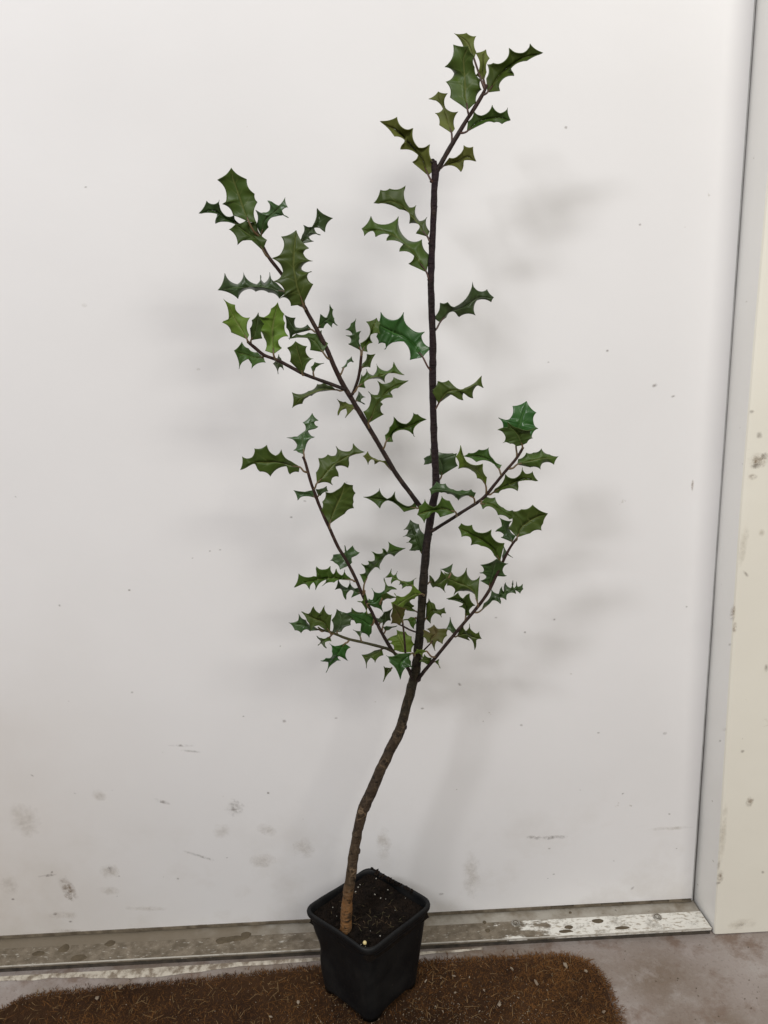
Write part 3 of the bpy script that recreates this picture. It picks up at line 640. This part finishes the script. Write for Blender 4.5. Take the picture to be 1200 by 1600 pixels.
# one line per leaf: view, branch, shade, offsets | stalk foot | leaf foot | spines of one margin | tip | spines of the other
LEAVES = """
1 leader o 1.2 .6|790,440|722,245|662,195|600,92|735,205 732,108 675,85
1 leader o .6 .5|787,425|783,378|738,348 757,312 733,212|797,193|799,330 820,243
1 leader m -.8 -.4|683,598|683,570|572,488 552,392 598,340 545,298 595,163|685,172|735,520 770,440 765,378 727,300 725,232
1 leader m -.2 -.5|795,480|808,455|800,370 812,285 842,275 912,265 945,185 1030,212 1072,160|1150,212|880,442 893,392 968,350 945,325 1052,258
1 leader o .3|572,770|583,715|505,660 485,588 528,560 445,497|500,456|603,685 620,580 545,555 553,466
1 trunk o -.2|447,1025|437,975|345,893 370,850 270,812 297,770 225,730|138,640|482,920 442,788 375,805 337,686 287,688 240,616
1 leader g -.3|655,722|680,700|685,640 725,580 770,605 838,543 885,590 930,558|947,632|780,650 850,645 897,654
1 leader o .3|508,940|530,918|568,868 625,855 660,793 713,802|732,888|565,910 637,948 650,890
2 trunk m 0|478,445|472,400|405,378 437,345 357,318 372,288 298,228|140,192|485,365 465,281 420,300 398,206 358,215 332,83 235,98 182,111
2 trunk m -.2|472,677|465,620|360,568 385,520 303,488 325,452 222,420 245,392 147,400 128,365 78,388|63,352|490,516 435,420 350,420 290,278 165,320 118,276
2 trunk d .1|523,992|550,935|512,905 553,818 597,810 640,842 753,685 790,738 842,733|884,780|590,905 650,860 672,897 768,887 785,803 868,804
5 trunk D -.5 -.6|1042,600|985,480|880,497 820,352 665,410 668,365 610,362 590,308|608,200|1046,400 975,310 995,266 880,235 822,106 740,165 632,103
7 trunk m -.3 -.4|590,402|625,355|577,250 622,183 700,176 735,240 830,230|960,137|740,280 818,320 828,262 895,305 925,215 974,226
3 b1 m -.9 -.5|530,590|445,485|320,430 245,345 268,310 205,158|308,66|498,482 512,328 490,265 428,150
3 b1 g -.4|598,765|555,705|465,632 360,657 295,543|345,505|578,625 500,488 420,472
3 b1 d .4|515,600|375,505|330,495 192,493 215,430|58,418|345,480 325,440 262,440 212,318 182,346 118,326
3 b1 d .2|550,628|540,590|498,510 500,398 560,408 605,392 592,323 660,368|724,296|598,527 600,480 655,438 748,450 700,395 742,368
3 b1 d .8|880,1150|840,660|865,585 878,513 935,520|975,380|945,632 915,600 998,585 955,530 1038,555 1094,457
3 b1 m -1 -.6|885,1170|868,1130|775,1134 740,1080 692,1080 725,1030 645,947 710,870 630,768 710,700 702,602|815,552|940,970 900,910 928,872 850,850 940,788 870,730 907,688
3 b1 d .3|870,1150|740,1035|680,1074 598,1037 497,1030 430,1020 360,1077|208,1018|660,960 605,885 565,960 537,906 505,970 402,880 355,970 260,891
4 b1a l -.5 -.6|278,458|270,435|150,382 90,310 130,290|95,134|285,400 284,273 210,240 180,173
4 b1a g .5|300,468|298,440|290,350 303,290|350,238|375,422 395,320
4 b1a l -.6 -.4|487,590|467,542|410,514 395,420 340,350 355,266 405,262 448,203|497,162|522,498 500,440 572,405 553,310 547,243
4 b1a g .2|392,570|388,565|402,604 305,647 278,578 213,648|178,518|345,530 280,500 232,458
4 b1 d .8|800,372|758,362|650,388 588,432 562,345|552,248|720,328 640,335 628,276
4 b1 g -.5 -.2|878,592|840,532|745,508 715,430|583,428|868,462 826,370 730,382 640,390
4 b1 d .5|805,375|800,350|822,250 862,262|886,176|842,350 890,312 905,337 920,305 942,325 922,275 914,212
4 b1a m -.3|690,716|685,698|590,600 576,500|632,452|700,655 760,578 715,545 712,488
4 b1a g .5|540,622|530,602|537,658 515,640 500,687|468,614|520,575 505,553
4 b1a g .1|775,722|765,682|757,640 780,610|843,613|778,655 795,635
4 b1a m .3|988,824|940,812|830,825 755,858 725,868 685,917|611,947|900,780 848,753 795,768 730,820 611,834
4 b1 d 0|980,697|990,655|985,645 1018,590|1050,563|1020,635 1030,610 1064,600
5 b1b d .1|463,452|457,425|358,368 375,330 338,300 385,285 333,247 372,193|418,157|455,380 447,320 456,263 427,270
5 b1b m -.1|468,455|470,425|462,365 528,285 512,180|590,150|513,432 508,380 548,354 535,290 620,275 625,190
5 b1b m .2|458,615|463,572|470,535 512,462|577,456|470,572 530,562
5 b1b m -.3|400,790|430,735|465,635 470,645 508,590 562,635 592,543 682,598 740,530|824,635|490,740 478,710 570,665 662,695 690,625
5 b1 m -.4|527,1092|522,1042|485,945 535,870 525,776 600,800 603,690 690,700 740,658|858,683|642,967 620,920 632,885 622,870 720,820 708,790 772,742
5 b1 o .4|412,938|400,915|325,989 330,920 266,974 282,910|258,842|390,885 325,860 290,858
5 b1 d .6|398,830|420,852|415,835|436,776|470,868 488,878 455,845 492,822
7 b1 m -.2|205,702|217,650|208,600 245,540 280,462 375,515 432,430 465,438|528,478|265,645 275,590 355,562 434,607 440,530
7 b1 o .4|252,886|242,855|215,835 160,804 125,820 108,792 78,824|42,766|225,800 130,780 75,733
7 b1 g -.1|472,1170|455,1170|357,1190 235,1110 166,1164|43,1085|440,1128 380,1152 310,1120 283,1047 225,1100 163,1020 130,1060
8 b3 m -1.6 -.4|357,942|345,912|230,945 188,915 145,950 112,988|63,932|300,828 242,797 185,880 115,822 70,868
8 b3 d -.6 -1|490,845|482,808|462,795 365,820 345,805 285,778 240,768 163,780|152,742|490,770 463,740 395,745 330,742 270,698 205,690
8 b3 l -.3|567,768|572,715|552,690 505,660 470,605 370,584 345,498|383,417|580,655 545,558 430,530
8 b3 g .2|683,632|672,592|658,560 620,540 500,535|410,494|684,560 625,515 590,434 520,445 443,470
8 b3 D .5 .3|795,490|798,420|700,290 672,208 748,215 777,122|876,84|915,350 957,284 930,240 944,168
8 b3 g -.4|848,440|845,412|800,420 755,400 708,390 720,345 668,300 735,290|735,240|880,395 918,357 905,310 948,284 820,283
8 b3 m -.2|752,597|805,557|905,578 980,588 1000,545 1080,552|1113,495|815,515 875,466 930,465 988,443 1050,480
8 b3 m .2|600,795|625,767|665,770 710,740 806,749 800,690|960,681|640,740 718,636 790,662 848,585 870,625 920,613
8 b3 m -.2|545,828|535,850|552,884 600,875 665,935 750,968|788,962|575,798 642,801 705,880 770,905
8 b4 m -.5 -.5|805,1130|807,1100|745,1030 772,955 768,903 838,893 922,866|1032,928|905,1072 985,1045 1000,1000
8 b4 d .2|775,1165|770,1140|692,1102 705,1080 650,1060 690,1030|673,956|790,1090 748,1030 760,985
a b4 m -.3|925,395|908,385|865,340 760,262 685,254 675,195 610,188|585,125|935,248 850,205 835,146 715,155 685,108 605,95
a b4 d .3|935,395|930,370|922,340|935,268|965,310 1002,348
b b4 d .4|800,445|785,418|692,357 750,310 682,265 720,240 690,176|868,110|850,380 890,285 978,292 940,230 995,160
b b4 d 0|628,742|690,700|730,665 820,592 908,618 895,560 978,570 1000,515 1085,505 1065,465 1142,498|1175,458|720,620 812,466 905,508 935,434 968,495 978,384 1035,440 1060,358 1075,440 1102,376 1120,425 1168,403
b b4 m -.7 -.3|645,662|650,628|620,545 480,478 370,515 378,450 298,407|288,325|665,309 580,350 520,216 420,310 345,255 265,262
b b4 d -.5|290,330|330,275|265,250|212,222|345,165
b trunk m .4|55,400|85,372|130,427 180,430 262,488 290,385|315,320|88,300 130,370 218,240
b b4 g .2|482,832|508,772|495,700 430,662 475,625|288,574|560,748 545,700 608,645 553,518 490,575 420,506
b b4 d .3|375,1000|370,985|340,960 283,922|324,790|393,940
b b4 m .3|378,1008|400,1008|545,1050 535,1015 608,1155 612,1060|685,1037|470,868 510,950 550,868 625,975 658,960
b trunk m .3|10,855|38,800|92,845 150,745 217,775 225,735|270,736|45,620 75,574 122,614 150,680 250,678
b b7 b -.1|100,1085|108,1065|60,1070 5,1010 10,940 90,990 60,922|135,876|152,1168 190,1040 237,1085 290,1000 292,936 205,930
9 b2 d .2|590,300|578,288|498,318 455,272 418,250 443,208 520,215|540,125|600,265 605,205 658,180 608,131 575,180
9 b2 m -.2|622,432|600,415|520,410 445,435 348,465 380,415 290,493 270,440 235,488 175,435|110,478|570,390 537,335 515,380 465,328 440,370 412,305 360,328 302,308 320,370 275,385 148,370
9 b2 d .3|690,555|680,530|600,562 625,525 590,510 550,578 520,495|460,500|660,478 620,490 580,428 560,485 480,410
9 b2 g -.3|700,525|705,450|673,368 718,352 686,283 745,285 745,260 795,250 775,176 862,190 862,156 895,190 912,95|1052,150|720,410 800,315 842,332 850,265 900,205 958,217
c b2 m -.6|75,490|100,425|65,565 -4,600 70,650|135,800|155,600 145,690
c b2 D -.5|150,700|135,640|250,690 398,788 380,620|412,480|170,560 218,570 213,402 290,465 390,440
c b2 g -.7|340,620|380,480|400,440|395,236|470,450 590,410 470,378
c b2 m -.6|340,640|360,592|375,490 430,458|630,545|400,582 500,560
c trunk m -.9|975,475|850,360|765,362 685,384 672,335 640,332 630,275 522,315 540,215|425,227|900,397 865,310 893,237 705,275 620,240 603,136 545,190 510,100
c trunk l -1.4 -1|1030,472|1000,482|920,518 880,560 790,610 700,690|540,790|850,346 760,495 640,520 570,475 590,560 525,620
c b5 b -.5|690,930|690,892|640,962 520,938 505,830|540,630|722,800 748,712
c b2 d .2|372,1065|378,1000|370,900 325,872|405,775|430,920 500,887 530,718
c trunk m .3|920,765|905,755|760,742|665,683|830,680 855,662 795,585
c trunk m .2|922,900|897,850|905,940 870,1010 800,890|685,888|820,838
c b2 d .5|395,1090|420,1060|395,1000 430,985|600,985|480,1045
c b2 g .3|330,960|335,935|300,900 250,850 300,880|345,838|410,905 390,870
9 b2 g .5|800,800|790,770|720,850 640,770|560,760|760,700 690,690 600,660
e b5 l .9|440,620|432,598|345,585 255,562 245,480 195,452 230,420 145,412 290,350|298,248|520,575 580,470 535,345 440,268
e trunk D -2.2 -.6|590,585|545,602|330,612 145,652 190,745|358,1012|510,640 522,740 548,836 455,835
e b4 l -.6|893,652|770,578|715,600 712,685 680,622|570,632|690,552 620,558
e b4 m .4|862,745|842,735|775,770|668,738|832,690 740,640
e b4 m .2|872,748|885,738|918,768|970,836|950,708
e trunk m -.4|225,832|215,840|150,835 108,820|95,1045|210,885
f b2a m -.8 -.3|700,612|655,585|480,490 350,548 295,400|218,260|670,306 620,300 575,176 535,300 403,190 370,300
f b2a d .3|555,585|490,540|340,554 270,530 203,582 105,550|20,428|400,480 280,385 177,306 150,400
9 b2a d .3|482,885|472,862|432,858 425,758|469,668|510,856 590,800 612,735 600,690 530,690
9 b2 D .2|782,745|772,800|765,872 745,900 685,862 690,805 635,790|558,700|775,740 725,688 610,698
f b2a m .2|672,625|655,648|662,714 575,735 595,818 535,755|475,778|620,650 525,672 458,645 515,700
f b2a D -.3|945,748|890,752|850,775 655,763 690,880 680,975 590,988 525,1023 612,1025|603,1202|962,820 910,890 924,1010 850,945 775,950 808,1016 740,1045
f b2a d .1|1155,715|1132,660|1090,600|1025,545|1148,565
9 b2a m .2|868,995|852,1002|858,1055 795,1112 760,1075 722,1160|686,1050|790,1016
a trunk d .4|303,405|305,342|265,290 201,294 222,250 183,236 212,205 155,192 192,140 160,136|205,64|335,300 335,185 273,95
8 trunk d 1.2|232,672|240,640|170,595 148,540 110,550 112,515 148,500|156,440|355,562 350,478 325,470
6 b2 d .1|547,422|530,370|487,354 460,338 480,300 411,249 500,225 542,190 528,141|589,74|545,310 604,243 568,215 570,190 627,167 605,140 628,122
6 b2 m -.2|547,502|500,460|487,492 433,508 415,462 288,522 213,494 185,435|78,482|435,420 365,342 325,380 259,308 178,332 155,392 91,390
6 b2 m -.4|618,612|622,580|617,500 640,400 703,368 757,375 763,315 860,345 887,296|966,355|640,578 732,587 735,540 774,528 755,468 843,462 850,400
6 b2 d .4|612,680|610,678|545,668 487,694|460,630|590,632
6 b2 d .5|628,668|635,668|620,625|692,600|650,665 699,632
6 b2 m -.4 -.4|715,908|716,872|655,772 662,710 690,648 765,630|820,578|825,797 885,754 890,712 903,648 880,598
"""
random.seed(21)
def bcentre(k, x, y):
    best = None; pts = BPATH[k]
    for (pa, xa, ya), (pb, xb, yb) in zip(pts, pts[1:]):
        dx, dy = xb - xa, yb - ya; t = max(0, min(1, ((x - xa) * dx + (y - ya) * dy) / (dx * dx + dy * dy)))
        d = math.hypot(x - xa - dx * t, y - ya - dy * t)
        if best is None or d < best[0]: best = (d, pa.lerp(pb, t))
    return best[1], best[0]
ZO = {'1': (560, 30, 4), '2': (550, 270, 4), '3': (300, 250, 5), '4': (330, 440, 4.8), '5': (480, 470, 5.4545), '6': (360, 630, 4.6154), '7': (560, 560, 5), '8': (640, 610, 4.8),
      '9': (440, 830, 5.4545), 'a': (600, 800, 5), 'b': (660, 860, 7.5), 'c': (560, 880, 10), 'e': (590, 960, 10), 'f': (450, 930, 10)}
def v2(p): return Vector((p[0], p[1]))
def polylen(P):
    L = [0.]
    for a, b in zip(P, P[1:]): L.append(L[-1] + (b - a).length)
    return L
def sample(P, L, f):
    d = f * L[-1]
    for i in range(len(P) - 1):
        if d <= L[i + 1] or i == len(P) - 2:
            s = L[i + 1] - L[i]; return P[i].lerp(P[i + 1], 0 if s < 1e-9 else (d - L[i]) / s)
def make_leaf(line):
    head, att, base, sa, tip, sb = [q.strip() for q in line.split('|')]
    hd = head.split(); zid, br, cls = hd[0], hd[1], hd[2]
    off = float(hd[3]) * .01 if len(hd) > 3 else 0.
    dz = float(hd[4]) * .01 if len(hd) > 4 else random.choice((-1, 1)) * random.uniform(.004, .018)
    ox, oy, sc = ZO[zid]
    def pp(s):
        r = []
        for q in s.split():
            x, y = q.split(','); r.append(Vector((ox + float(x) / sc, oy + float(y) / sc)))
        return r
    att = pp(att)[0]; base = pp(base)[0]; tip = pp(tip)[0]; A = [base] + pp(sa) + [tip]; B = [base] + pp(sb) + [tip]
    for Q in (A, B):                                 # convex spine tips run out to a needle
        for i in range(1, len(Q) - 1):
            d = (Q[i] - Q[i - 1]).normalized() + (Q[i] - Q[i + 1]).normalized(); c = base.lerp(tip, i / len(Q))
            if d.length > .75 and d.dot(Q[i] - c) > 0: Q[i] = Q[i] + d.normalized() * 1.6
    tip = tip + (tip - base).normalized() * 1.2; A[-1] = B[-1] = tip
    LA, LB = polylen(A), polylen(B)
    # midrib: running mean of the two margins
    M = []
    K = 14
    for i in range(K + 1):
        f = i / K; acc = Vector((0, 0)); cn = 0
        for g in (-.16, -.08, 0, .08, .16):
            h = max(0, min(1, f + g)); h = max(0, min(1, h)); acc += sample(A, LA, h) + sample(B, LB, h); cn += 2
        mid = acc / cn; strt = base.lerp(tip, f); e = min(1, 4 * f * (1 - f) * 1.6) 
        M.append(strt.lerp(mid, .8 * e))
    ML = polylen(M)
    def mid(f):
        f = max(0, min(1, f)); i = min(K - 1, int(f * K)); return M[i].lerp(M[i + 1], f * K - i)
    Lm = ML[-1] * KP
    Yb = bdepth(br, att.x, att.y); 
    Y0 = Yb + off
    ks = random.uniform(.35, .8); sgA = random.choice((-1, 1)); sgB = sgA if random.random() < .55 else -sgA
    arch = random.uniform(-.10, .14) * Lm
    sd = random.uniform(0, 100)
    mb = MB(); T = (0, .3, .62, .86, 1.)
    for P_, LP, sg, side in ((A, LA, sgA, 1), (B, LB, sgB, -1)):
        mar = []                                     # margin samples with concave bays between the spines
        for i in range(len(P_) - 1):
            a, b = P_[i], P_[i + 1]; L = (b - a).length
            fa, fb = LP[i] / LP[-1], LP[i + 1] / LP[-1]
            mm_ = mid((fa + fb) * .5); c = (a + b) * .5
            nrm = Vector((-(b - a).y, (b - a).x)); nrm = nrm / max(1e-6, nrm.length)
            if nrm.dot(mm_ - c) < 0: nrm = -nrm
            dep = .155 if 0 < i < len(P_) - 2 else (.01 if i == 0 else .09)
            dep = min(dep * L, .5 * (mm_ - c).length) 
            c2 = c + nrm * dep * 2
            ns = 7
            for j in range(ns):
                t = j / ns
                q = a * (1 - t) ** 2 + c2 * 2 * t * (1 - t) + b * t * t
                mar.append((q, fa + (fb - fa) * t, 1 - abs(2 * t - 1)))
        mar.append((P_[-1], 1., 0))
        rows = []; uvs = []; n = len(mar)
        for q, f, bay in mar:
            c = mid(f); wv = (q - c).length * KP; wt = .26 * Lm * math.sin(math.pi * min(1, max(0, f)) ** .8)
            fold = ks * math.sqrt(max(0, max(wt, wv * 1.05) ** 2 - wv * wv)) * .7
            fold = min(fold, .35 * Lm)
            wav = .10 * Lm * noise.noise(Vector((f * 5, side * 3, sd))) * math.sin(math.pi * f)
            yc = Y0 + dz * f + arch * 4 * f * (1 - f)
            for t in T:
                p = c.lerp(q, t); y = yc + (sg * fold + wav) * t ** 1.35 + sg * .08 * wv * t * (1 - bay)
                rows.append(at(p.x, p.y, y)); uvs.append((f, t * side))
        K2 = len(T)
        fs = []
        for i in range(n - 1):
            for j in range(K2 - 1):
                q = (i * K2 + j, i * K2 + j + 1, (i + 1) * K2 + j + 1, (i + 1) * K2 + j)
                fs.append(q if side == 1 else q[::-1])
        mb.add(rows, fs, 0, uvs)
    # make the faces look at the viewer's side so that slot 0 is the seen face
    av = Vector((0, 0, 0))
    for f in mb.f:
        p = [Vector(mb.v[i]) for i in f]; av += (p[2] - p[0]).cross(p[3] - p[1])
    cen = at(M[K // 2].x, M[K // 2].y, Y0)
    if av.dot(CAM - cen) < 0: mb.f = [f[::-1] for f in mb.f]
    o = mb.build('leaf', [LM[cls], BACK, STALK, STALKR], BOBJ[br], True)
    bm = bmesh.new(); bm.from_mesh(o.data); bmesh.ops.remove_doubles(bm, verts=bm.verts, dist=.00002)
    # the stalk, part of the leaf's own mesh
    me2 = MB(); c3, dist = bcentre(br, att.x, att.y); a3 = at(att.x, att.y, Y0 if dist > 11 else Yb) if dist > 11 or (br == 'trunk' and off < -.005) else c3.lerp(at(att.x, att.y, Yb), .2); b3 = at(base.x, base.y, Y0); q3 = at(mid(.12).x, mid(.12).y, Y0 + dz * .12 + arch * .42 - .0003)
    d = (b3 - a3); 
    bend = a3.lerp(b3, .5) + Vector((0, -.15 * d.length, -.12 * d.length))
    tube(me2, spline([a3, bend, b3, q3], [.00125, .00095, .0009, .0004], 5), 7)
    base_n = len(bm.verts); nv = [bm.verts.new(v) for v in me2.v]
    red = 3 if (br in ('trunk', 'leader') and att.y < 700) else 2
    for f in me2.f:
        try:
            nf = bm.faces.new([nv[i] for i in f]); nf.material_index = red; nf.smooth = True
        except ValueError: pass
    bm.to_mesh(o.data); bm.free()
    s = o.modifiers.new('thickness', 'SOLIDIFY'); s.thickness = .00055; s.offset = -1; s.material_offset = 0
    return o
for ln in LEAVES.strip().splitlines():
    if ln.strip(): make_leaf(ln)
